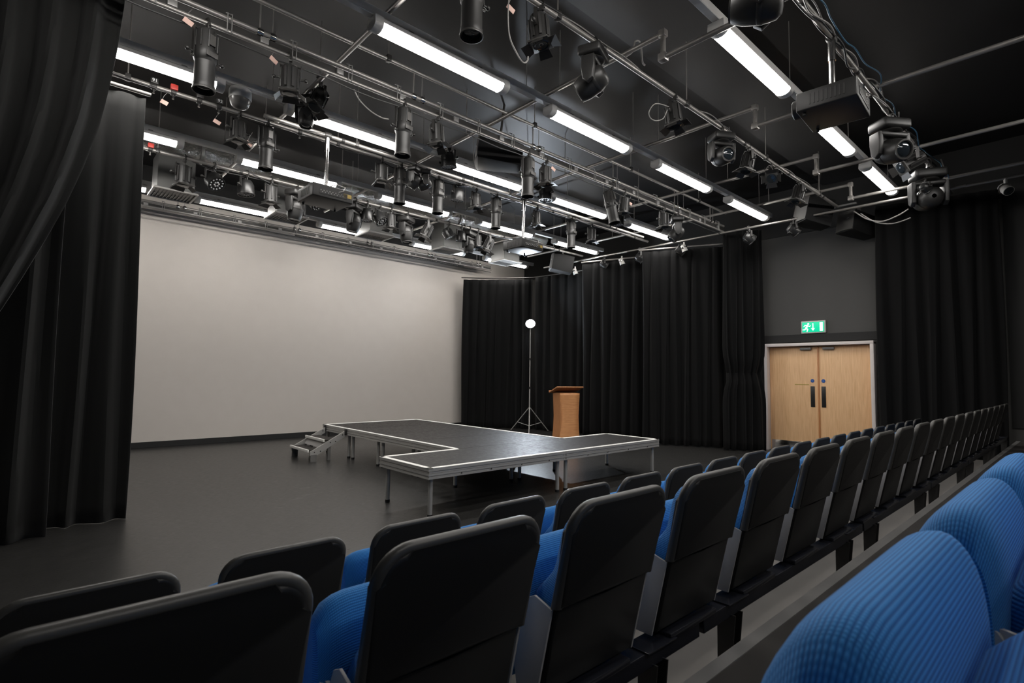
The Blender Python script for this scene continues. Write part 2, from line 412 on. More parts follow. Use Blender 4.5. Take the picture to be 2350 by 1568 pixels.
nm = ['runway deck of the stage nearest the front crosspiece', 'runway deck of the stage, second behind the front crosspiece', 'runway deck of the stage just in front of the step deck', 'rearmost runway deck of the stage, with the steps at its side']
for k in range(4):
    deck(4.05, 6.05, 5.49+k*1.01, 6.5+k*1.01, nm[k], ['l', 'r']+(['b'] if k == 3 else []), four)

t = thing('stage_steps', 'small two-tread metal steps up to the rear left side of the stage', 'steps', (4.05, 8.98, 0))
wy = .40
for sy in (-1, 1):
    st = MB().prism([(-.60, .10), (-.60, .165), (-.55, .185), (-.02, .46), (-.02, .36), (-.10, .32), (-.48, .10)], 'y', sy*wy-.012, sy*wy+.012).build('stringer', 'aluminium', t, smooth=False)
    MB().box((-.54, sy*(wy+.001), .055), (.10, .026, .11)).build('foot', 'grey_metal', st)
    MB().box((-.27, sy*(wy-.03), .11), (.05, .03, .22)).build('rear_foot', 'grey_metal', st)
    bo = MB()
    for q, z in ((-.53, .15), (-.43, .16), (-.27, .29), (-.18, .30), (-.06, .40)):
        bo.cyl((q, sy*wy-.016, z), (q, sy*wy+.016, z), .010, n=10)
    bo.build('bolts', 'black_metal', st)
for q, z in ((-.50, .185), (-.245, .335)):
    td = MB().box((q, 0, z-.015), (.23, 2*wy-.03, .03)).build('tread', 'deck_top', t, smooth=False)
    MB().box((q-.122, 0, z-.012), (.022, 2*wy-.02, .045), bev=.004).build('nosing', 'bright_edge', td)
MB().box((-.36, 0, .245), (.008, 2*wy-.04, .10), rot=(0, R(25), 0)).build('riser_plate', 'light_grey', t, smooth=False)
MB().box((-.012, -wy-.02, .445), (.03, .04, .1), bev=.004).box((-.012, wy+.02, .445), (.03, .04, .1), bev=.004).build('hook_bracket', 'black_metal', t)

# scuffs on the stage floor, as thin worn marks
sc = MB(); rs = random.Random(5)
for px, py, L in ((700, 1120, .12), (710, 1135, .18), (690, 1142, .10), (805, 1122, .1), (680, 1146, .14), (780, 1108, .08), (640, 1165, .1), (495, 1258, .06), (1340, 1110, .08), (560, 1090, .06), (735, 1085, .06)):
    p = at(px, py, z=0); an = rs.uniform(-.5, .9)
    sc.box((p.x, p.y, .0004), (L, .006, .0008), rot=(0, 0, an-.6))
o = sc.build('floor_scuffs', 'scuff'); tag(o, 'pale scuff marks worn into the floor in front of the stage', 'scuff marks', kind='stuff')

# ------------------------------------------------------------------ lectern and floodlight
g = at(1299, 1013, z=0)
t = thing('lectern', 'tall wooden lectern with a slanted top, standing behind the stage', 'lectern', (g.x, g.y, 0), R(-26))
prof = [(.235, 0), (.215, .25), (.205, .55), (.215, .85), (.225, 1.06)]      # half width by height
def lf(sgn):
    def f(u, v):
        k = v*(len(prof)-1); i = min(int(k), len(prof)-2); h = prof[i][0]+(prof[i+1][0]-prof[i][0])*(k-i); z = prof[i][1]+(prof[i+1][1]-prof[i][1])*(k-i)
        return Vector((-h+2*h*u, sgn*(.2-.015*math.sin(v*PI)), z))
    return f
o = MB().grid(lf(-1), 4, 16).build('front_panel', 'lectern_wood', t); o.modifiers.new('th', 'SOLIDIFY').thickness = .018
for sx in (-1, 1):
    MB().prism([(sx*.245, 0), (sx*.222, .3), (sx*.212, .55), (sx*.224, .85), (sx*.236, 1.06), (sx*.214, 1.06), (sx*.2, .85), (sx*.19, .55), (sx*.2, .3), (sx*.222, 0)], 'y', -.19, .22).build('side_panel', 'lectern_side', t)
tp = MB().box((0, .02, 1.13), (.62, .52, .028), rot=(R(-15), 0, 0), bev=.006).build('top_board', 'lectern_side', t)
MB().box((0, .275, 1.085), (.62, .02, .05), bev=.004).build('book_ledge', 'lectern_side', tp)
MB().box((0, .01, .02), (.44, .38, .04)).build('plinth', 'lectern_side', t)
MB().box((0, .015, 1.05), (.40, .36, .03)).build('shelf', 'lectern_side', t)

FX, FY = 9.45, 9.68
t = thing('floodlight_stand', 'tall tripod stand with one blazing white floodlight in front of the black drapes', 'floodlight', (FX, FY, 0))
MB().cyl((0, 0, .1), (0, 0, 1.15), .017).cyl((0, 0, 1.1), (0, 0, 2.64), .0125).build('pole', 'aluminium', t)
for z in (1.12, 1.85):
    MB().cyl((0, 0, z-.03), (0, 0, z+.03), .024).cyl((.02, 0, z), (.055, 0, z), .008).build('clamp_collar', 'black_metal', t)
for k in range(3):
    a = R(225+120*k); dx, dy = math.cos(a), math.sin(a)
    lg = MB().cyl((.02*dx, .02*dy, .62), (.56*dx, .56*dy, .02), .011).build('leg', 'aluminium', t)
    MB().sphere((.56*dx, .56*dy, .018), (.02, .02, .018), 10, 8).build('foot', 'rubber', lg)
    MB().cyl((.01*dx, .01*dy, .17), (.35*dx, .35*dy, .245), .007).build('brace', 'aluminium', lg)
hd = Matrix.Translation((0, 0, 2.74)) @ Vector((-.70, -.66, .42)).to_track_quat('Z', 'Y').to_matrix().to_4x4()
h = MB().lathe([(.03, -.14), (.055, -.13), (.075, -.05), (.125, .02), (.13, .03), (.118, .03), (.06, -.04), (.02, -.05)], 28, hd, cap=False).build('lamp_head', 'black_metal', t)
MB().lathe([(.105, .012), (.09, .03), (.05, .045), (.005, .05)], 28, hd).build('lamp_lens', 'flood_glow', h)
MB().tube([(-.1, .1, 2.74), (-.1, .1, 2.70), (0, 0, 2.66), (.1, -.1, 2.70), (.1, -.1, 2.74)], .008).build('yoke', 'black_metal', t)

# ------------------------------------------------------------------ seating
TIER = [0, .274, .548]; ROWY = [1.85, .86, -.08]; PITCH = .517
def tier(z, y0, y1, label, material, hx=7.07):
    t = thing('seating_tier', label, 'seating platform', (hx-3.07, (y0+y1)/2, 0))
    d = (y1-y0)/2
    MB().box((0, -.025, z-.02), (2*hx, 2*d-.05, .04)).build('deck', material, t, smooth=False)
    MB().box((0, d-.012, z/2-.03), (2*hx, .02, z-.06)).build('riser', 'black_metal', t, smooth=False)
    MB().prism([(d, z-.06), (d, z-.004), (d-.004, z+.003), (d-.05, z+.003), (d-.05, z-.006), (d-.008, z-.008), (d-.008, z-.06)], 'x', -hx, hx).build('nosing', 'grey_metal', t, smooth=False)
    return t
tier(TIER[1], .87, 1.845, 'lower seating platform with ribbed grey tread under the second row', 'tread_grey', 6.8)
t3 = tier(TIER[2], -1.2, .852, 'upper seating platform with ribbed dark tread and grey nosing before the blue seats', 'tread_dark')
for k in range(12):
    MB().cyl((-2.6+.62*k, (.852+1.2)/2-.13, TIER[2]), (-2.6+.62*k, (.852+1.2)/2-.13, TIER[2]+.003), .009, n=10).build('screw_head', 'chrome', t3)

def rr(w_, h_, r, n=6, z0=0, bottom=.01):     # outline with rounded top corners: list (x, z)
    o = [(-w_/2, z0), (w_/2, z0)]
    for k in range(n+1):
        a = k/n*PI/2; o.append((w_/2-r+r*math.cos(a), z0+h_-r+r*math.sin(a)))
    for k in range(n+1):
        a = PI/2+k/n*PI/2; o.append((-w_/2+r+r*math.cos(a), z0+h_-r+r*math.sin(a)))
    return o
LEAN = .235
def lean(bm):                                   # shear the back: bottom further to the front
    for v in bm.verts: v.co.y += (.848-v.co.z)*LEAN
def seat(kind):
    t = thing('theatre_seat', 'seat', 'seat')
    W = .402
    # upper shell with a rolled rim
    mb = MB(); mb.prism(rr(W, .255, .062, 7, .593), 'y', -.020, .016, bev=.015, seg=5)
    lean(mb.b); up_ = mb.build('back_shell', 'shell', t)
    mb = MB(); out = [(x, z) for x, z in rr(W-.014, .252, .058, 7, .596)][1:]
    out = [((W-.014)/2, .596)]+out[1:]+[(-(W-.014)/2, .596)]
    mb.tube([(x, -.003, z) for x, z in out], .0145, 12); lean(mb.b); mb.build('rim', 'shell_rim_lit', up_)
    # lower shell, its upper edge dips a little
    lo = [(-W/2+.012, .36), (W/2-.012, .36), (W/2-.012, .597), (0, .585), (-W/2+.012, .597)]
    mb = MB(); mb.prism(lo, 'y', -.008, .014, bev=.004, seg=2); lean(mb.b); mb.build('lower_shell', 'shell', t)
    # blue back pad, crowned to the front
    mb = MB()
    def f(u, v):
        x = (u-.5)*(W-.02); z = .40+v*(.835-.40); r_ = .07
        e = max(0, abs(x)-(W/2-.01-r_))/r_; ez = max(0, z-(.835-r_))/r_
        q = min(1, math.hypot(e, ez) if ez else e)
        lo_ = min(1, max(0, (.70-z)/.14)); lo_ = lo_*lo_*(3-2*lo_)
        th = (.038+.077*lo_)*math.sqrt(max(0, 1-q*q))
        if ez and e:                            # pull the corner in to a quarter circle
            s_ = max(1, math.hypot(e, ez)); x = math.copysign((W/2-.01-r_)+e*r_/s_, x); z = .835-r_+ez*r_/s_
        return Vector((x, .016+th, z))
    mb.grid(f, 22, 22); lean(mb.b); o = mb.build('back_pad', 'blue_fabric', t)
    uv = o.data.uv_layers.new(name='UVMap')
    for lp in o.data.loops:
        c_ = o.data.vertices[lp.vertex_index].co; uv.data[lp.index].uv = (c_.x, c_.z)
    # folded seat: thick at the hinge, rounded at the upper (front) edge
    mb = MB()
    prof = [(.22, .37), (.195, .39), (.18, .45), (.172, .54), (.172, .62), (.182, .68), (.205, .712), (.235, .708), (.262, .68), (.29, .62), (.305, .54), (.305, .46), (.29, .40), (.26, .367)]
    cx = sum(p[0] for p in prof)/len(prof); cz = .54
    n = len(prof); sm_ = []
    for i in range(n):                          # smooth closed loop
        a, b_, c, d = (prof[(i+k-1) % n] for k in range(4))
        for s_ in range(3):
            q = s_/3
            sm_.append(tuple(.5*((2*b_[j])+(-a[j]+c[j])*q+(2*a[j]-5*b_[j]+4*c[j]-d[j])*q*q+(-a[j]+3*b_[j]-3*c[j]+d[j])*q**3) for j in (0, 1)))
    W2 = .44; rings = []; nx = 20
    for i in range(nx+1):
        u = i/nx*2-1
        x = u*W2/2; e = max(0, abs(x)-(W2/2-.075))/.075; s_ = .78+.22*math.sqrt(max(0, 1-e*e)); s2 = .86+.14*math.sqrt(max(0, 1-e*e))
        rings.append([mb.b.verts.new((x, cx+(p[0]-cx)*s_, .37+(p[1]-.37)*s2)) for p in sm_])
    k = len(sm_)
    for A, B in zip(rings, rings[1:]):
        for i in range(k): mb.b.faces.new((A[i], A[(i+1) % k], B[(i+1) % k], B[i]))
    mb.b.faces.new(rings[0]); mb.b.faces.new(rings[-1])
    arc = [0]
    for a, c in zip(sm_, sm_[1:]): arc.append(arc[-1]+math.hypot(a[0]-c[0], a[1]-c[1]))
    o = mb.build('folded_seat', 'blue_fabric', t)
    uv = o.data.uv_layers.new(name='UVMap')
    for lp in o.data.loops:
        uv.data[lp.index].uv = (o.data.vertices[lp.vertex_index].co.x, arc[lp.vertex_index % k])
    # grey pressed side plates with a rounded pivot
    for sx in (-1, 1):
        pl = [(.115, .352), (.06, .592), (.12, .610), (.145, .598), (.16, .56), (.205, .57), (.222, .55), (.215, .515), (.18, .352)]
        sp = MB().prism(pl, 'x', sx*(W/2+.003)-.0035, sx*(W/2+.003)+.0035, bev=.0012).build('side_plate', 'light_grey', t)
        MB().cyl((sx*(W/2+.001), .198, .545), (sx*(W/2+.016), .198, .545), .024, n=16).build('pivot_cap', 'light_grey', sp)
    MB().box((0, .115, .342), (.30, .07, .02), bev=.004).build('foot_bracket', 'beam_black', t)
    return t
rows = [('front', .167, 20), ('second', .155, 20)]
S0 = seat('x'); first = True
for r_, (rn, x0, n) in enumerate(rows):
    for k in range(n):
        loc = (x0+PITCH*k, ROWY[r_], TIER[r_]); lab = '%s from the left in the %s row of tip-up seats, dark grey back' % (ORD[k], rn)
        lab = ('dark grey backed tip-up seat, %s from the left in the %s row' % (ORD[k], rn))
        if first: S0.location = loc; S0['label'] = lab; S0['group'] = 'tip-up seats in the front row'; first = False
        else: dup(S0, loc, 0, lab, 'tip-up seats in the %s row' % rn)
for k, lab in enumerate(('blurred blue tip-up seat at the bottom right corner, nearest of the blue seats', 'blue tip-up seat second from the camera in the nearest row', 'blue tip-up seat third from the camera in the nearest row, by the right edge', 'blue tip-up seat fourth from the camera in the nearest row, at the right edge')):
    dup(S0, (.13+.525*k, ROWY[2], TIER[2]), 0, lab, 'blue tip-up seats in the nearest row')
def beam(r_, x0, n, label):
    y, z = ROWY[r_]+.115, TIER[r_]
    t = thing('seat_beam', label, 'support beam', (0, y, z))
    L = 1.88; x = 1.76-2*L
    while x < x0+PITCH*n-.5:
        MB().box((x+L/2, 0, .308), (L-.03, .06, .05), bev=.003).build('beam_section', 'beam_black', t, smooth=False)
        for q in (.26, 1.62):
            pf = [(-.015, 0), (.03, 0), (.03, .285), (-.04, .285)]
            p = MB().prism(pf, 'x', x+q-.032, x+q-.026).prism(pf, 'x', x+q+.026, x+q+.032).box((x+q, .028, .142), (.06, .006, .284)).box((x+q, -.0, .003), (.07, .07, .006)).build('post', 'black_metal', t, smooth=False)
            MB().box((x+q, 0, .336), (.16, .085, .006), bev=.002).build('clamp_plate', 'beam_black', p)
            MB().cyl((x+q-.038, -.02, .05), (x+q-.032, -.02, .05), .008, n=10).build('bolt', 'chrome', p)
        x += L
    return t
beam(1, .17, 20, 'black beam on short posts carrying the second row of seats')
beam(0, .18, 20, 'black beam on short posts carrying the front row of seats')
beam(2, .13, 5, 'black beam on short posts carrying the nearest blue seats')

# ------------------------------------------------------------------ strip lights and their rails
ZL = 4.40
LY = [('first', 10.58), ('second', 8.12), ('third', 6.15), ('fourth', 4.10), ('fifth', 2.10), ('sixth', .08), ('seventh', -1.94)]
def strip():
    t = thing('strip_light', 'x', 'ceiling light', group='lit strip lights under the ceiling'); L = .69
    MB().prism([(-.06, .05), (-.074, .06), (-.072, .095), (-.05, .113), (.05, .113), (.072, .095), (.074, .06), (.06, .05)], 'x', -L-.02, L+.02).build('housing', 'strip_grey', t)
    pr = [(-.068, .06)]+[(-.072*math.cos(a), .045-.045*math.sin(a)) for a in [PI*k/10 for k in range(1, 10)]]+[(.068, .06)]
    MB().prism(pr, 'x', -L, L).build('diffuser', 'diffuser', t)
    for sx in (-1, 1):
        pc = [(-.072, .11)]+[(-.078*math.cos(a), .045-.049*math.sin(a)) for a in [PI*k/10 for k in range(0, 11)]]+[(.072, .11)]
        MB().prism(pc, 'x', sx*L, sx*(L+.085), bev=.006).build('end_cap', 'strip_grey', t)
    for q in (-.4, .4): MB().box((q, 0, .118), (.05, .09, .02)).build('bracket', 'grey_metal', t)
    return t
L0 = None
for rn, y in LY:
    cnt = 0
    for k in range(-1, 4):
        x = 2.13+2.19*k+.69
        if rn == 'fifth' and k < 0: continue
        if rn == 'sixth' and k in (-1, 3) or rn == 'seventh' and k > 1: continue
        nth = ORD[cnt]; cnt += 1
        lab = 'lit strip light, %s from the left in the %s row from the white wall' % (nth, rn)
        if L0 is None: L0 = strip(); L0.location = (x, y, ZL); L0['label'] = lab
        else: dup(L0, (x, y, ZL), 0, lab)
    mr = thing('lighting_rail', 'grey steel rail above the %s row of strip lights from the white wall' % rn, 'rail', (4.5, y, ZL+.15+.021))
    MB().prism([(-.036, -.05), (-.036, .02), (.036, .02), (.036, -.05), (.030, -.055), (-.030, -.055)], 'x', -6.2, 5.9).build('channel', 'rail_grey', mr, smooth=False)
    for k in range(6):
        MB().cyl((-4.6+2.0*k, 0, .02), (-4.6+2.0*k, 0, ZC-ZL-.17), .005, n=8).build('drop_rod', 'steel_pipe', mr)

# ------------------------------------------------------------------ pipes and wired bars
def pipe(name, label, a, b, r=.0242, material='steel_pipe', rods=(), couplers=0, rod_to=ZC):
    t = thing(name, label, 'pipe', a); d = Vector(b)-Vector(a)
    MB().cyl((0, 0, 0), d, r, n=16).build('tube', material, t)
    for q in rods:
        p = d*q; MB().cyl(p+V(0, 0, r*.5), p+V(0, 0, rod_to-a[2]-p.z), .006, n=8).build('drop_rod', 'steel_pipe', t)
        MB().box(p+V(0, 0, .01), (.05, .06, .07), bev=.008).build('hanger', 'black_metal', t)
    for k in range(couplers):
        p = d*((k+.5)/couplers); dd = d.normalized()
        MB().cyl(p-dd*.022, p+dd*.022, r+.005, n=14).build('coupler', 'black_metal', t)
    return t
Y1, Z1, Y2, Z2, Y3, Z3 = 1.41, 4.33, 2.97, 4.48, 4.93, 4.36
Y4, Z4, Y4b, Z4b, Y5, Z5, Y7, Z7 = 6.70, 4.48, 6.42, 4.42, 8.6, 4.45, 11.45, 4.40
pipe('lighting_pipe', 'cable-laden lighting pipe nearest the seats, carrying the large projector', (2.2, Y1, Z1), (10.4, Y1, Z1), couplers=6)
pipe('lighting_pipe', 'moving-head pipe: lighting pipe with moving heads and spotlights, second from the seats', (1.6, Y2, Z2), (10.4, Y2, Z2), rods=(.18, .42, .66, .9), couplers=6)
pipe('lighting_pipe', 'long bare pipe directly above the wired bar', (-.6, Y3, 4.76), (10.3, Y3, 4.76), r=.021, rods=(.1, .3, .5, .7, .9))
pipe('lighting_pipe', 'paper-tag pipe: lighting pipe with numbered clamps and pink tags', (-.2, Y4, Z4), (10.2, Y4, Z4), rods=(.08, .3, .52, .74, .95), couplers=5)
pipe('lighting_pipe', 'short bright pipe that carries the two hanging projectors', (px_x(606, Y4b, Z4b), Y4b, Z4b), (9.6, Y4b, Z4b), rods=(.15, .5, .85), couplers=4)
pipe('lighting_pipe', 'crowded rear lighting pipe just in front of the air ducts', (-.4, Y5, Z5), (10.2, Y5, Z5), rods=(.15, .4, .65, .9), couplers=6)
CX = [2.21, 4.22, 6.2, 8.23, 9.83]; ZP, ZN, YJ = 4.63, 4.40, 2.6
for k, x in enumerate(CX):
    t = thing('cross_pipe', '%s cross pipe from the left, running under the ceiling towards the white wall' % ORD[k], 'pipe', (x, 0, 0), group='cross pipes under the ceiling')
    MB().tube([(0, 10.2, ZP), (0, YJ, ZP)], .0242, 14).build('far_tube', 'steel_pipe', t)
    if k:
        MB().tube([(0, YJ, ZP+.03), (0, YJ, ZN-.03)], .0242, 14).build('drop_tube', 'steel_pipe', t)
        MB().tube([(0, YJ, ZN), (0, -1.6, ZN)], .0242, 14).build('near_tube', 'steel_pipe', t)
        MB().box((0, YJ, ZN), (.075, .08, .075), bev=.012).build('joint', 'steel_pipe', t)
        MB().box((0, YJ, ZP), (.07, .07, .07), bev=.012).build('joint', 'steel_pipe', t)
    else:
        MB().tube([(0, YJ, ZP), (0, .5, ZP)], .0242, 14).build('near_tube', 'steel_pipe', t)
    for y in (3.9, 5.6, 7.4, 9.0):
        MB().cyl((0, y, ZP), (0, y, ZC), .006, n=8).build('drop_rod', 'steel_pipe', t)
pipe('cross_pipe', 'thin cross pipe on the far right, beside the last cross pipe', (10.35, 4.0, 4.38), (10.35, -1.5, 4.38), r=.02)
pipe('cross_pipe', 'bright cross pipe along the right wall, above the speakers', (10.15, 9.9, 4.33), (10.15, 1.2, 4.33), r=.02)

def wired_bar(label, x0, x1, y, z, dz, pitch, nsock, rods, top=4.76):
    t = thing('wired_bar', label, 'lighting bar', (x0, y, z)); L = x1-x0
    MB().cyl((0, 0, 0), (L, 0, 0), .0175, n=12).build('lower_tube', 'steel_pipe', t)
    MB().cyl((0, .03, dz), (L, .03, dz), .0242, n=14).build('upper_tube', 'steel_pipe', t)
    n = int(L/pitch)
    for k in range(n):
        x = (k+.5)*pitch
        MB().tube([(x, -.022, -.02), (x, -.026, dz+.02), (x, .03, dz+.05), (x+.035, .03, dz+.05), (x+.035, -.026, dz+.02), (x+.035, -.022, -.02)], .005, 6).build('bracket', 'grey_metal', t)
    MB().box((L/2, .045, dz*.45), (L, .05, dz*.45)).build('trunking', 'black_metal', t, smooth=False)
    for k in range(nsock):
        x = (k+.6)*L/nsock; s_ = MB().box((x, .012, dz*.42), (.07, .03, .055), bev=.004).build('socket', 'grey_metal', t)
    MB().tube([(q*L/40, .03+.01*math.sin(q*1.7), -.05-.012*math.sin(q*.9)**2) for q in range(41)], .007, 6).build('loose_cable', 'cable_black', t)
    for q in rods:
        for dq, rr_ in ((0, .008), (.11, .004)):
            MB().cyl((q+dq, .03, dz), (q+dq, .03, top-z), rr_, n=8).build('drop_rod', 'steel_pipe', t)
            MB().lathe([(.036, -.025), (.04, 0), (.036, .025)], 14, Matrix.Translation((q+dq, .03, dz)) @ Matrix.Rotation(PI/2, 4, 'Y')).build('hanger_clamp', 'chrome', t)
    return t
wired_bar('long wired lighting bar with sockets running across the picture above the stage front', .3, 10.25, Y3, Z3, .13, .55, 14, (1.1, 2.7, 4.55, 6.3, 8.1, 9.4))
wired_bar('wired lighting bar hung along the top of the white wall', .2, 9.6, Y7, Z7, .10, .6, 12, (1.75, 3.9, 5.6, 7.3, 8.9), ZC)
# a strip of small white festoon lamps lashed to the rear bar
t = thing('rope_light', 'string of tiny clear lamps lashed along the bar on the white wall', 'rope light', (0, Y7-.03, Z7-.04))
x0, x1 = 4.1, 8.6
MB().tube([(x0, 0, 0), (x1, 0, 0)], .012, 8).build('rope', 'cable_black', t)
for k in range(60):
    x = x0+.03+(x1-x0-.06)*k/59
    MB().cyl((x, -.008, .004), (x, -.022, -.012), .009, n=6).build('lamp', 'chrome', t)

# ------------------------------------------------------------------ lanterns
def T(z): return Matrix.Translation((0, 0, z))
def clamp(t, r=.0242):
    MB().tube([(0, -.035, -.02), (0, -.036, .012), (0, -.02, .036), (0, .012, .036), (0, .036, .01)], .009, 8).cyl((0, -.012, -.02), (0, -.012, -.095), .010, n=10).box((0, -.02, -.035), (.03, .04, .05), bev=.006).cyl((0, -.05, -.035), (0, .03, -.035), .006, n=8).build('hook_clamp', 'black_metal', t)
def yoke(t, wd, top, piv, material='black_metal'):
    mb = MB()
    mb.box((0, 0, top), (2*wd+.006, .032, .005)).box((-wd, 0, (top+piv)/2), (.005, .032, abs(top-piv)+.03)).box((wd, 0, (top+piv)/2), (.005, .032, abs(top-piv)+.03))
    mb.build('yoke', material, t)
    for sx in (-1, 1):
        MB().cyl((sx*(wd-.005), 0, piv), (sx*(wd+.035), 0, piv), .009, n=10).sphere((sx*(wd+.045), 0, piv), (.018, .018, .018), 10, 8).build('tilt_knob', 'black_metal', t)
def safety(t, r=.06):
    MB().tube([(.03+r*math.sin(a)*.6, .02, -.06-r*1.3*(1-math.cos(a))) for a in [2*PI*k/16 for k in range(17)]], .003, 6).build('safety_cable', 'cable_grey', t)

def profile_spot():
    t = thing('profile_spotlight', 'x', 'stage light'); clamp(t)
    yoke(t, .105, -.095, -.30)
    P = V(0, 0, -.30)
    b = MB()
    b.lathe([(.05, -.075), (.078, -.08), (.085, -.10), (.085, -.245), (.089, -.255), (.089, -.32), (.083, -.335), (.078, -.35)], 20)
    for k in range(10):
        a = 2*PI*k/10; b.box((.086*math.cos(a), .086*math.sin(a), -.17), (.012, .008, .14), rot=(0, 0, a))
    body = b.build('body', 'fixture_black', t, shift=P)
    def sub(mb, name, m_): o = mb.build(name, m_, body); o.location = -P; return o
    sub(MB().lathe([(.078, -.345), (.078, -.53), (.083, -.54), (.083, -.58), (.070, -.58), (.068, -.55)], 20, cap=False), 'lens_tube', 'fixture_black')
    sub(MB().lathe([(.066, -.558), (.05, -.568), (.002, -.572)], 20), 'lens', 'lens_glass')
    sub(MB().lathe([(.0845, -.572), (.088, -.578), (.088, -.59), (.08, -.592)], 20, cap=False), 'front_ring', 'fixture_grey')
    sub(MB().box((0, -.094, -.30), (.10, .008, .045), bev=.003), 'gate_plate', 'fixture_grey')
    sub(MB().box((0, -.094, -.18), (.05, .004, .09)), 'rating_plate', 'fixture_grey')
    kn = MB()
    for sx in (-1, 1): kn.cyl((sx*.09, .0, -.335), (sx*.125, 0, -.335), .007, n=8)
    sub(kn, 'shutter_handle', 'fixture_grey')
    safety(t); return t, body
def fresnel():
    t = thing('fresnel_spotlight', 'x', 'stage light'); clamp(t); yoke(t, .092, -.095, -.21); P = V(0, 0, -.21)
    b = MB(); b.lathe([(.04, -.10), (.07, -.105), (.076, -.12), (.076, -.31), (.081, -.32), (.081, -.335)], 16)
    for k in range(8):
        a = 2*PI*(k+.5)/8; b.box((.079*math.cos(a), .079*math.sin(a), -.215), (.014, .020, .175), rot=(0, 0, a))
    body = b.build('body', 'fixture_black', t, shift=P)
    def sub(mb, name, m_): o = mb.build(name, m_, body); o.location = -P; return o
    sub(MB().box((0, 0, -.342), (.172, .172, .016), bev=.003), 'gel_frame', 'fixture_grey')
    sub(MB().lathe([(.07, -.350), (.06, -.356), (.04, -.354), (.002, -.36)], 18), 'lens', 'lens_glass')
    for k, (tilt, wd) in enumerate(((1.15, .13), (.75, .09), (1.45, .13), (1.0, .09))):
        a = k*PI/2; f = MB(); M = Matrix.Rotation(a, 4, 'Z') @ Matrix.Translation((0, .082, -.350)) @ Matrix.Rotation(tilt, 4, 'X')
        pts = [(-wd*.5, 0), (wd*.5, 0), (wd*.62, -.07), (-wd*.62, -.07)]
        f.prism(pts, 'y', -.0015, .0015); bmesh.ops.transform(f.b, matrix=M, verts=f.b.verts)
        sub(f, 'barn_door', 'black_metal')
    safety(t, .08); return t, body
def led_par():
    t = thing('led_par_light', 'x', 'stage light'); clamp(t); yoke(t, .12, -.095, -.20); P = V(0, 0, -.20)
    body = MB().lathe([(.03, -.10), (.075, -.11), (.095, -.15), (.104, -.17), (.104, -.285), (.112, -.29), (.112, -.305), (.10, -.305), (.098, -.295), (.002, -.293)], 24).build('body', 'black_satin', t, shift=P)
    def sub(mb, name, m_): o = mb.build(name, m_, body); o.location = -P; return o
    ld = MB()
    for rr_, n in ((.028, 6), (.058, 0), (.078, 12)):
        for k in range(n):
            a = 2*PI*k/n+rr_*20; ld.lathe([(.0115, -.294), (.0105, -.300), (.004, -.303)], 8, Matrix.Translation((rr_*math.cos(a), rr_*math.sin(a), 0)))
    q = sub(ld, 'led_array', 'led_lens'); q['label'] = 'ring of clear lamp lenses'
    sub(MB().box((0, .09, -.18), (.09, .03, .06), bev=.004), 'control_box', 'fixture_black')
    safety(t, .07); return t, body
def moving_head():
    t = thing('moving_head_light', 'x', 'stage light'); clamp(t)
    MB().box((0, 0, -.125), (.27, .21, .09), bev=.025, seg=3).box((0, 0, -.085), (.20, .14, .02), bev=.004).build('base', 'fixture_black', t)
    y_ = MB().lathe([(.085, -.165), (.10, -.185), (.08, -.20)], 24)
    y_.build('pan_ring', 'black_metal', t)
    ar = MB()
    ar.box((0, 0, -.215), (.27, .12, .05), bev=.018, seg=3)
    for sx in (-1, 1):
        ar.prism([(-.055, -.20), (.055, -.20), (.06, -.30), (.045, -.40), (.0, -.435), (-.045, -.40), (-.06, -.30)], 'x', sx*.135-.022, sx*.135+.022, bev=.010, seg=3)
    ar.build('yoke', 'fixture_black', t)
    P = V(0, 0, -.36)
    body = MB().lathe([(.02, -.235), (.065, -.24), (.092, -.265), (.105, -.32), (.108, -.38), (.104, -.45), (.092, -.50), (.082, -.515), (.07, -.515), (.068, -.50)], 26, cap=False).build('head', 'fixture_black', t, shift=P)
    def sub(mb, name, m_): o = mb.build(name, m_, body); o.location = -P; return o
    sub(MB().lathe([(.068, -.50), (.05, -.512), (.002, -.518)], 24), 'lens', 'lens_glass')
    sub(MB().lathe([(.0835, -.50), (.087, -.507), (.087, -.518), (.078, -.519), (.074, -.505)], 24, cap=False), 'lens_ring', 'fixture_grey')
    sub(MB().lathe([(.1085, -.335), (.110, -.34), (.110, -.36), (.1085, -.365)], 26, cap=False), 'head_band', 'black_metal')
    MB().tube([(.1, .06, -.12), (.17, .09, -.15), (.16, .07, -.03), (.12, .02, .03)], .006, 6).build('power_lead', 'cable_grey', t)
    q = MB().cyl((.13, .07, -.115), (.175, .085, -.115), .014, n=10).build('power_plug', 'plug_blue', t); q['label'] = 'blue power plug'
    return t, body
def white_par():
    t = thing('wall_spotlight', 'x', 'stage light')
    MB().box((0, 0, -.06), (.03, .03, .12), bev=.004).build('arm', 'white_plastic', t)
    P = V(0, 0, -.14)
    body = MB().lathe([(.02, -.05), (.05, -.06), (.055, -.12), (.06, -.20)], 14).build('body', 'white_plastic', t, shift=P)
    o = MB().lathe([(.055, -.201), (.03, -.21), (.002, -.21)], 14).build('lens', 'lens_glass', body); o.location = -P
    o = MB().lathe([(.061, -.10), (.072, -.105), (.072, -.12), (.061, -.125)], 14).build('collar', 'chrome', body); o.location = -P
    return t, body
PROTO = {}
BUILD = dict(profile=profile_spot, fresnel=fresnel, led=led_par, mover=moving_head, white=white_par)
GROUPS = dict(profile='black profile spotlights', fresnel='black fresnel spotlights with barn doors', led='black LED par lights', mover='black moving head lights', white='small white spotlights on the right wall')
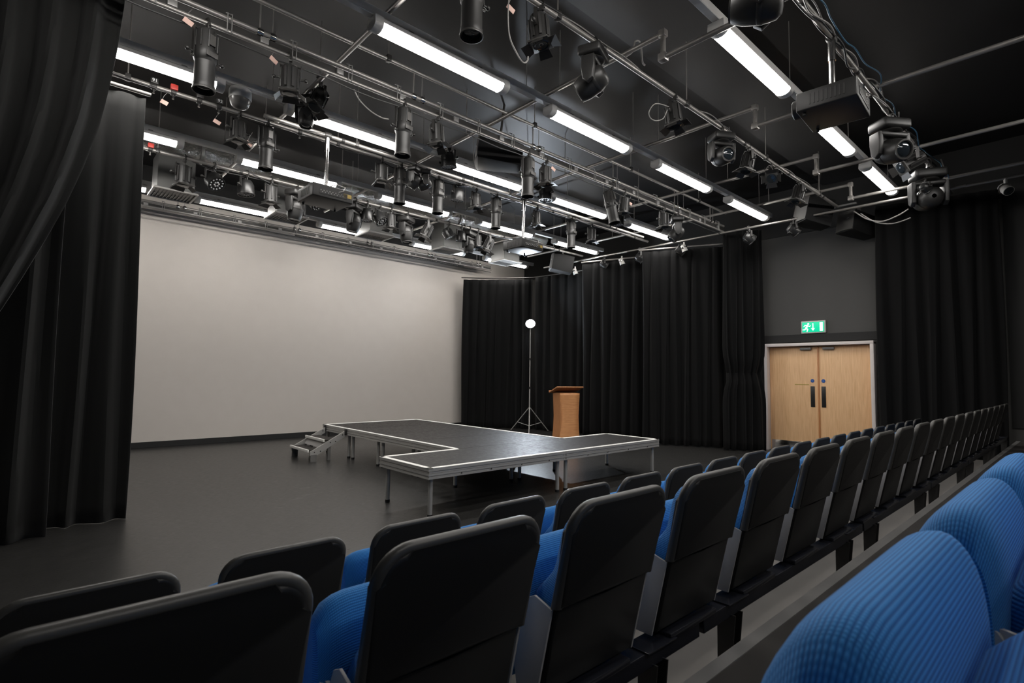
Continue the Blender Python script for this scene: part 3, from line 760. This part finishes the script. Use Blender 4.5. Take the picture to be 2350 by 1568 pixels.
def hang(kind, loc, label, pan=0, tilt=0, sc=1.0):
    if kind not in PROTO:
        t, b = BUILD[kind](); PROTO[kind] = t
    else:
        t = dup(PROTO[kind])
    t.location = loc; t.rotation_euler = (0, 0, R(pan)); t.scale = (sc,)*3; t['label'] = label; t['group'] = GROUPS[kind]
    hn = 'head' if kind == 'mover' else 'body'
    for ch in t.children:
        if ch.name.split('.')[0] == hn: ch.rotation_euler = (R(tilt), 0, 0)
    return t
def bar(kind, px, Y, Z, label, pan=0, tilt=0, sc=1.0): return hang(kind, (px_x(px, Y, Z), Y, Z), label, pan, tilt, sc)
def cross(kind, px, k, label, pan=0, tilt=0, sc=1.0, Z=ZP): return hang(kind, (CX[k], px_y(px, CX[k], Z), Z), label, pan+90, tilt, sc)

# long wired bar
WB = 'on the long wired bar'
bar('profile', 475, Y3, Z3, 'largest hanging profile spotlight, at the left end of the long wired bar', 20, 0)
bar('fresnel', 668, Y3, Z3, 'fresnel spotlight with barn doors, second light from the left '+WB, -25, 4)
bar('profile', 927, Y3, Z3, 'profile spotlight hanging vertically, third light from the left '+WB, 10, 0)
bar('fresnel', 1003, Y3, Z3, 'fresnel spotlight with barn doors, fourth light from the left '+WB, 30, -4)
bar('profile', 1212, Y3, Z3, 'profile spotlight beside the ceiling speaker, fifth from the left '+WB, 5, 0)
bar('fresnel', 1252, Y3, Z3, 'fresnel spotlight close beside a profile, sixth from the left '+WB, 20, 0)
bar('profile', 1402, Y3, Z3, 'tilted profile spotlight, seventh light from the left '+WB, 15, -12)
bar('fresnel', 1432, Y3, Z3, 'fresnel spotlight next to the tilted profile '+WB, 0, 6)
bar('fresnel', 1523, Y3, Z3, 'fresnel spotlight near the right end of the long wired bar', -15, 0)
bar('mover', 1553, Y3, Z3, 'moving head at the right end of the long wired bar, before a strip light', 40, 40)
# cross pipes
cross('fresnel', 733, 0, 'tilted fresnel spotlight on the first cross pipe, above a strip light', 20, 24)
cross('mover', 706, 0, 'dark moving head beside the tilted fresnel on the first cross pipe', 40, 8, .8)
cross('led', 1030, 1, 'LED par light on the second cross pipe, at the start of a strip light', 10, -6)
cross('led', 1252, 2, 'LED par light with bright face on the third cross pipe, under the wired bar', 0, 0)
cross('led', 1419, 3, 'LED par light on the fourth cross pipe, below the tilted profile', 0, 0)
for q, (px, lab) in enumerate(((1386, 'LED par light facing the seats, farthest along the right wall'), (1468, 'LED par light on the right wall, left of the brightest wall spot'), (1561, 'LED par light at the end of a strip light near the right wall'), (1718, 'LED par light near the right wall, above the narrow tied drape'), (1820, 'LED par light in front of the curved speaker by the doors'))):
    hang('led', (10.15, px_y(px, 10.15, 4.2), 4.33), lab, 50, -58, .95)
# second pipe from the seats
SP = 'on the moving-head pipe'
bar('profile', 1085, Y2, Z2, 'profile spotlight cut off by the top edge of the picture', 0, 0)
bar('fresnel', 1238, Y2, Z2, 'fresnel spotlight with open barn doors, first from the left '+SP, 25, -6)
bar('mover', 1362, Y2, Z2, 'moving head with head turned down, second from the left '+SP, 20, 62, 1.05)
bar('fresnel', 1545, Y2, Z2, 'fresnel spotlight beside a coiled cable, third from the left '+SP, 10, -8)
bar('mover', 1655, Y2, Z2, 'moving head with round lens facing the seats '+SP, -32, -80, 1.0)
bar('fresnel', 1716, Y2, Z2, 'tilted fresnel spotlight just right of the moving head '+SP, 60, 14)
bar('fresnel', 1770, Y2, Z2, 'small fresnel spotlight turned sideways '+SP, 110, 50, .9)
bar('fresnel', 1832, Y2, Z2, 'fresnel spotlight hanging before the curved speaker '+SP, 60, 18)
# cable-laden pipe nearest the seats
bar('mover', 1742, Y1, Z1, 'huge moving head cut off by the top edge of the picture', 20, 100, 1.15)
bar('mover', 2040, Y1, Z1, 'moving head with a bright ringed lens, just right of the large projector', -35, -75, 1.2)
bar('fresnel', 2093, Y1, Z1, 'dark finned spotlight between the two moving heads on the right', 40, 62, 1.1)
bar('mover', 2128, Y1, Z1, 'moving head showing its round back, at the right end of its pipe', -60, 95, 1.35)
bar('led', 2122, Y1, Z1-.28, 'small LED light below the rightmost moving head', 60, -60, .55)
# pipe with tags
PT = 'on the paper-tag pipe'
bar('fresnel', 548, Y4, Z4, 'fresnel spotlight first from the left '+PT, 20, 0)
bar('profile', 614, Y4, Z4, 'profile spotlight crossing a strip light, second from the left '+PT, 10, 0)
bar('fresnel', 877, Y4, Z4, 'fresnel spotlight third from the left '+PT+', right of the hanging projector', -15, 0)
bar('profile', 919, Y4, Z4, 'profile spotlight fourth from the left '+PT, 15, 0)
bar('mover', 952, Y4b, Z4b, 'small dark moving head on the bright short pipe', 30, 30, .7)
bar('mover', 977, Y4b, Z4b, 'second small dark moving head beside the first on the bright short pipe', 60, 60, .7)
bar('profile', 1006, Y4, Z4, 'profile spotlight fifth from the left '+PT, 0, 0)
bar('led', 1051, Y4, Z4, 'LED par light sixth from the left '+PT, 20, 8)
bar('fresnel', 1092, Y4, Z4, 'fresnel spotlight seventh from the left '+PT, 10, 0)
bar('profile', 1139, Y4, Z4, 'profile spotlight eighth from the left '+PT, 0, 0)
bar('fresnel', 1231, Y4, Z4, 'fresnel spotlight just right of the blue-lit projector', 20, 0)
bar('profile', 1311, Y4, Z4, 'profile spotlight crossing the last strip light '+PT, 5, 0)
bar('fresnel', 1358, Y4, Z4, 'fresnel spotlight last on the right '+PT, -20, 0)
# crowded pipe
CP = 'on the crowded rear pipe'
for kind, px, lab, pan, tilt, s_ in (
    ('fresnel', 423, 'fresnel spotlight first from the left '+CP, 15, 0, 1.15), ('led', 491, 'LED par light second from the left '+CP, 25, -45, 1.1),
    ('led', 566, 'glossy LED par light third from the left '+CP, 40, -5, 1.1), ('fresnel', 622, 'fresnel spotlight fourth from the left '+CP, 20, 0, 1.1),
    ('mover', 680, 'moving head left of the hanging projector '+CP, 30, 8, 1.1), ('led', 722, 'LED par light half hidden below the hanging projector '+CP, 30, -45, 1.0),
    ('mover', 814, 'moving head right of the hanging projector '+CP, 35, 12, 1.1), ('led', 842, 'LED par light pointing down, right of the hanging projector '+CP, 10, 0, 1.05),
    ('led', 870, 'LED par light turned to the seats, beside the downward one on the rear pipe', 35, -38, 1.05), ('fresnel', 897, 'fresnel spotlight above the third air grille '+CP, 10, 0, 1.05),
    ('mover', 933, 'moving head with a glossy face, right of the third air grille', 30, -8, 1.1), ('fresnel', 981, 'fresnel spotlight with splayed barn doors '+CP, 70, 24, 1.15),
    ('led', 1028, 'LED par light tilted left, above the fourth air grille '+CP, 60, -30, 1.0), ('led', 1058, 'LED par light pointing down beside the tilted one '+CP, 10, 0, 1.0),
    ('mover', 1077, 'moving head behind the pair of LED par lights '+CP, 20, 4, 1.0), ('fresnel', 1096, 'upright fresnel spotlight left of the tilted one by the blue-lit projector', 10, 0, 1.05),
    ('fresnel', 1122, 'tilted fresnel spotlight immediately left of the blue-lit projector', 70, 22, 1.15), ('led', 1193, 'blue-lit LED par light directly under the farther projector', 40, -40, 1.0)):
    bar(kind, px, Y5, Z5, lab, pan, tilt, s_)
# small white spots by the right wall
for px, py, lab in ((1320, 612, 'small white spotlight above the drape behind the lectern'), (1427, 588, 'small white spotlight above the drape right of the lectern'), (1570, 556, 'small white spotlight above the widest drape')):
    p = at(px, py, x=10.1); hang('white', p, lab, 40, -20, 1.0)
p = at(2307, 405, x=10.35); hang('white', (10.35, p.y, 4.38), 'small white spotlight on the thin pipe at the far right edge', -50, -50, 1.15)

# ------------------------------------------------------------------ projectors
def projector(label, loc, pole, rz, size=(.5, .42, .15), yellow=True):
    t = thing('projector', label, 'projector', loc, rz, 'ceiling projectors'); a, b2, c = size; z0 = -pole
    if pole > .3:
        MB().cyl((0, 0, .02), (0, 0, -.2), .03, n=16).cyl((0, 0, -.18), (0, 0, z0+.02), .024, n=16).build('pole', 'chrome', t)
    else:
        MB().cyl((0, 0, .02), (0, 0, z0+.02), .028, n=16).build('pole', 'steel_pipe', t)
    MB().lathe([(.04, -.04), (.043, 0), (.04, .04)], 14, Matrix.Rotation(PI/2, 4, 'Y')).build('pipe_clamp', 'black_metal', t)
    MB().box((0, 0, z0+.005), (.2, .16, .02), bev=.004).box((0, 0, z0+.025), (.09, .09, .04), bev=.004).build('mount_plate', 'grey_metal', t)
    cs = MB().box((0, 0, z0-c/2-.01), (a, b2, c), bev=.012, seg=3).build('casing', 'fixture_black', t)
    pn = MB().box((0, -b2/2-.002, z0-c*.62), (a*.7, .006, c*.42), bev=.002).build('port_panel', 'black_metal', cs)
    po = MB(); rnd = random.Random(3)
    for k in range(16):
        po.box((-a*.31+k*a*.036, -b2/2-.006, z0-c*.55-.02*(k % 2)), (.012, .004, .010))
    po.build('ports', 'light_grey', cs)
    if yellow:
        q = MB().box((a*.35, -b2/2-.003, z0-c*.55), (a*.2, .004, c*.3)).build('warning_label', 'label_yellow', cs); q['label'] = 'yellow warning label'
    else:
        MB().box((a*.18, -b2/2-.004, z0-c*.32), (a*.1, .005, c*.22)).build('display', 'light_grey', cs)
    gr = MB()
    for k in range(9): gr.box((-a/2-.002, -b2*.3+k*b2*.07, z0-c*.55), (.004, .012, c*.55))
    gr.build('vent_grille', 'black_metal', cs, smooth=False)
    MB().lathe([(.075, 0), (.08, .05), (.07, .06), (.06, .05)], 20, Matrix.Translation((-a*.18, b2/2, z0-c*.5)) @ Matrix.Rotation(-PI/2, 4, 'X')).build('lens_barrel', 'black_metal', cs)
    MB().tube([(.03, -.02, z0+.05), (.10, -.1, z0+.07), (.16, -.2, z0+.02), (.12, -b2/2-.02, z0-.04), (.06, -b2/2-.01, z0-.07)], .006, 6).build('signal_cable', 'cable_grey', t)
    for sx in (-1, 1): MB().cyl((sx*a*.4, b2*.38, z0-c-.01), (sx*a*.4, b2*.38, z0-c-.035), .014, n=10).build('foot', 'rubber', cs)
    return t
projector('projector with a yellow label hanging on a bright chrome pole left of centre', (px_x(752, Y4b, Z4b), Y4b, Z4b), .70, R(2), (.52, .44, .16))
projector('farther projector hanging right of centre, its underside lit blue by the floodlight', (px_x(1202, Y4b, Z4b), Y4b, Z4b), .74, R(2), (.52, .44, .15))
projector('large dark projector near the seats, hung from the cable-laden pipe', (px_x(1908, Y1, Z1), Y1, Z1), .50, R(4), (.50, .44, .16), False)

# ------------------------------------------------------------------ speakers, dome camera
def speaker(label, loc, rz, w_=.62, h_=.36, d=.38, tiltx=0, hangto=None):
    t = thing('loudspeaker', label, 'speaker', loc, rz, 'black ceiling speakers'); t.rotation_euler = (R(tiltx), 0, rz)
    MB().prism([(-w_/2, -d/2), (w_/2, -d/2), (w_*.33, d/2), (-w_*.33, d/2)], 'z', -h_/2, h_/2, bev=.012).build('cabinet', 'speaker_black', t)
    cur = [(-w_/2+.01, -d/2-.002)]+[(w_*(k/8-.5)*.97, -d/2-.012-.03*math.sin(PI*k/8)) for k in range(9)]+[(w_/2-.01, -d/2-.002)]
    MB().prism(cur, 'z', -h_/2+.015, h_/2-.015).build('grille', 'speaker_grille', t)
    MB().box((0, -.03, h_/2+.06), (.05, .03, .14)).box((0, -.03, h_/2+.008), (w_*.6, .05, .012)).build('bracket', 'steel_pipe', t)
    if hangto: MB().cyl((0, -.03, h_/2), (0, -.03, hangto-loc[2]), .016, n=10).build('hanging_pole', 'dark_pipe', t)
    MB().box((w_*.2, -d/2-.035, h_*.1), (.06, .006, .012)).build('badge', 'light_grey', t)
    return t
speaker('large boxy loudspeaker hanging behind the long wired bar, in the lit patch of ceiling', (4.83, 5.6, 4.56), R(-128), .5, .34, .62, -6, ZC)
speaker('loudspeaker with curved side above the drape behind the lectern', (*at(1290, 605, x=9.75)[:2], 4.22), R(-128), .42, .42, .52, -10)
speaker('curved loudspeaker hanging above and left of the oak doors', (10.38, 3.32, 4.44), R(-132), .46, .50, .5, -12, ZC)
speaker('dark loudspeaker under a pale bracket above the oak doors', (*at(1970, 518, x=10.98)[:2], 4.22), R(-120), .38, .38, .56, -10)
g = at(1908, 495, x=10.7)
t = thing('wall_bracket', 'pale angled bracket holding the speaker above the oak doors', 'bracket', g)
MB().box((.1, -.1, .17), (.05, .55, .03)).box((.02, .14, .03), (.04, .03, .30)).build('arm', 'light_grey', t)
g = at(552, 208, y=6.15)
t = thing('dome_camera', 'smoky round security camera hanging below the third row of strip lights', 'security camera', (g.x, 6.15, 4.55))
MB().cyl((0, 0, .01), (0, 0, -.06), .02).build('stem', 'grey_metal', t)
MB().lathe([(.05, -.05), (.105, -.06), (.112, -.08), (.112, -.16), (.108, -.17)], 24).build('housing', 'strip_grey', t)
MB().lathe([(.106, -.17), (.10, -.21), (.08, -.245), (.045, -.268), (.003, -.275)], 24).build('dome', 'dome_smoke', t)

# ------------------------------------------------------------------ air ducts
for k in range(5):
    x = 1.58+1.76*k
    t = thing('air_diffuser', '%s square ceiling air grille from the left, in front of the white wall' % ORD[k], 'air vent', (x, 9.75, 4.2), 0, 'square air grilles')
    fr = MB()
    for sx in (-1, 1): fr.box((sx*.285, 0, .012), (.03, .60, .025), bev=.003).box((0, sx*.285, .012), (.54, .03, .025), bev=.003)
    fr.build('grille_frame', 'white_plastic', t, smooth=False)
    MB().box((0, 0, .03), (.56, .56, .01)).build('backing', 'grey_metal', t, smooth=False)
    sl = MB()
    for q in range(11):
        d = -.235+q*.047
        sl.box((d, -.135, .014), (.022, .25, .004), rot=(0, R(35), 0)).box((d, .135, .014), (.022, .25, .004), rot=(0, R(-35), 0))
    sl.build('slats', 'light_grey', t, smooth=False)
    MB().box((0, 0, .32), (.5, .5, .56), bev=.006).build('duct_box', 'duct_steel', t, smooth=False)
t = thing('foil_duct', 'crinkled silver foil duct running across behind the crowded lighting pipe', 'air duct', (0, 9.55, 4.92))
rnd = random.Random(2)
mb = MB(); n = 20; rings = []
for i in range(121):
    x = -.8+i*.088
    rings.append([mb.b.verts.new((x, (.16+rnd.uniform(-.012, .012)+.008*math.sin(i*.9))*math.cos(2*PI*k/n), (.15+rnd.uniform(-.012, .012))*math.sin(2*PI*k/n))) for k in range(n)])
for A, B in zip(rings, rings[1:]):
    for k in range(n): mb.b.faces.new((A[k], A[(k+1) % n], B[(k+1) % n], B[k]))
mb.build('foil_wrap', 'foil', t)
for k in range(6): MB().lathe([(.172, -.02), (.172, .02)], 20, Matrix.Translation((.2+1.7*k, 0, 0)) @ Matrix.Rotation(PI/2, 4, 'Y')).build('duct_band', 'duct_steel', t)

# ------------------------------------------------------------------ clamps, tags, cables
def pclamp(px, Y, Z, label, red=False, number=None):
    t = thing('pipe_clamp', label, 'clamp', (px_x(px, Y, Z), Y, Z), 0, 'pipe clamps')
    MB().lathe([(.03, -.025), (.036, -.02), (.036, .02), (.03, .025)], 14, Matrix.Rotation(PI/2, 4, 'Y')).build('collar', 'black_metal', t)
    MB().box((0, -.03, .045), (.07, .05, .06), bev=.006).build('socket', 'red_plastic' if red else 'black_metal', t)
    MB().cyl((0, 0, -.03), (0, 0, -.075), .012, n=10).build('bolt', 'chrome', t)
    if number:
        cu = bpy.data.curves.new('number', 'FONT'); cu.body = number; cu.size = .05; cu.extrude = .001; cu.align_x = 'CENTER'; cu.align_y = 'CENTER'
        tmp = bpy.data.objects.new('tmp', cu); COL.objects.link(tmp); bpy.context.view_layer.update()
        me = bpy.data.meshes.new_from_object(tmp.evaluated_get(bpy.context.evaluated_depsgraph_get())); bpy.data.objects.remove(tmp)
        o = bpy.data.objects.new('number', me); COL.objects.link(o); me.materials.clear(); me.materials.append(MATS['ink_white'])
        o.parent = t; o.rotation_euler = (PI/2, 0, 0); o.location = (0, -.0565, .045)
pclamp(353, Y4, Z4, 'black socket clamp numbered 91 on the pipe with the paper tags', number='91')
pclamp(398, Y4, Z4, 'red-topped clamp between the two numbered sockets', red=True)
pclamp(457, Y4, Z4, 'dark clamp between the red one and the socket numbered 92')
pclamp(502, Y4, Z4, 'black socket clamp numbered 92 on the pipe with the paper tags', number='92')
pclamp(688, Y4, Z4, 'dark clamp left of the chrome projector pole')
pclamp(345, Y5, Z5, 'red-topped clamp on the crowded pipe by the left drape', red=True)
def ptag(px, py, Y, label, top):
    p = at(px, py, y=Y)
    t = thing('paper_tag', label, 'tag', p, R(random.Random(px).uniform(-40, 20)), 'pink paper tags')
    t.rotation_euler = (0, R(25), t.rotation_euler.z)
    MB().box((0, 0, 0), (.075, .003, .045), bev=.0008).build('card', 'tag_pink', t)
    MB().tube([(-.03, 0, .02), (-.035, 0, .06), (-.03, .01, top)], .002, 5).build('string', 'cable_grey', t)
ptag(432, 50, Y3, 'pink paper tag left of the largest profile spotlight', .12)
ptag(628, 138, Y3, 'pink paper tag left of the second light on the long wired bar', .1)
ptag(377, 235, Y4, 'pink paper tag under the clamp numbered 91', .12)
ptag(498, 280, Y4, 'pink paper tag under the clamp numbered 92', .12)
ptag(572, 330, Y4, 'pink paper tag right of the first fresnel on its pipe', .16)
ptag(1172, 20, Y2, 'pink paper tag at the top edge of the picture', .12)
ptag(1270, 388, Y3, 'pink paper tag right of the sixth light on the long wired bar', .12)
ptag(1446, 467, Y3, 'pink paper tag right of the tilted profile spotlight', .12)
def cable(pts, r, material, label):
    o = []
    P = [Vector(p) for p in pts]
    for i in range(len(P)-1):
        a = P[max(i-1, 0)]; b = P[i]; c = P[i+1]; d = P[min(i+2, len(P)-1)]
        for s_ in range(8):
            q = s_/8; o.append(.5*((2*b)+(-a+c)*q+(2*a-5*b+4*c-d)*q*q+(-a+3*b-3*c+d)*q**3))
    o.append(P[-1])
    return tag(MB().tube(o, r, 6).build('cable', material), label, 'cable')
rc = random.Random(9)
for m_, r, lab, dz in (('cable_black', .011, 'thick black cable lashed to the cable-laden pipe', .02), ('cable_black', .009, 'second black cable twisting along the cable-laden pipe', -.02), ('cable_grey', .006, 'pale cable twisting along the cable-laden pipe', .01), ('cable_blue', .006, 'blue cable running along the cable-laden pipe', .04), ('cable_grey', .008, 'second pale cable drooping along the cable-laden pipe', -.03)):
    cable([(2.4+.33*k, Y1+rc.uniform(-.05, .04)+(-.05 if 'blue' in m_ else 0), Z1+dz+rc.uniform(-.05, .05)) for k in range(24)], r, m_, lab)
for m_, r, lab in (('cable_black', .008, 'black cable lashed to the pipe second from the seats'), ('cable_grey', .006, 'pale cable lashed to the pipe second from the seats')):
    cable([(1.8+.4*k, Y2+rc.uniform(-.03, .03), Z2+.02+rc.uniform(-.03, .03)) for k in range(21)], r, m_, lab)
for Y, Z, lab in ((Y4, Z4, 'black cable lashed to the pipe with the paper tags'), (Y5, Z5, 'black cable tangled along the crowded pipe'), (Y5+.05, Z5+.03, 'second black cable tangled along the crowded pipe'), (Y4b, Z4b, 'black cable drooping along the bright short pipe')):
    cable([(.4+.38*k+(1.9 if Y == Y4b else 0), Y+rc.uniform(-.04, .04), Z-.02+rc.uniform(-.06, .05)) for k in range(19 if Y == Y4b else 24)], .008, 'cable_black', lab)
p = [at(a, b2, y=Y2-.02) for a, b2 in ((1168, -10), (1166, 40), (1170, 85), (1185, 120), (1200, 143), (1210, 140), (1212, 130))]
cable(p, .006, 'cable_grey', 'pale cable looping down to the first fresnel at the top of the picture')
p = [at(a, b2, y=Y2+.02) for a, b2 in ((1436, 130), (1450, 120), (1458, 95), (1470, 100), (1474, 140), (1480, 150))]
cable(p, .009, 'cable_grey', 'pale cables bent over the joint of the second cross pipe')
p = [at(a, b2, y=Y2-.03) for a, b2 in ((1535, 245), (1505, 238), (1490, 255), (1492, 270), (1505, 277), (1522, 272), (1530, 255))]
cable(p, .005, 'cable_grey', 'coiled pale cable beside the third light on the pipe second from the seats')
p = [at(a, b2, y=Y3+.05) for a, b2 in ((812, 205), (825, 230), (850, 255), (875, 270), (892, 274))]
cable(p, .008, 'cable_grey', 'pale cable hanging from the wired bar to the third spotlight')
p = [at(a, b2, x=10.2) for a, b2 in ((1960, 485), (1990, 503), (2025, 508), (2060, 495), (2085, 480))]
cable(p, .010, 'cable_grey', 'pale cable drooping towards the rightmost moving head')
p = [at(a, b2, x=10.25) for a, b2 in ((1975, 490), (2010, 510), (2050, 513), (2090, 500))]
cable(p, .009, 'cable_grey', 'lower pale cable drooping beside the first near the right wall')
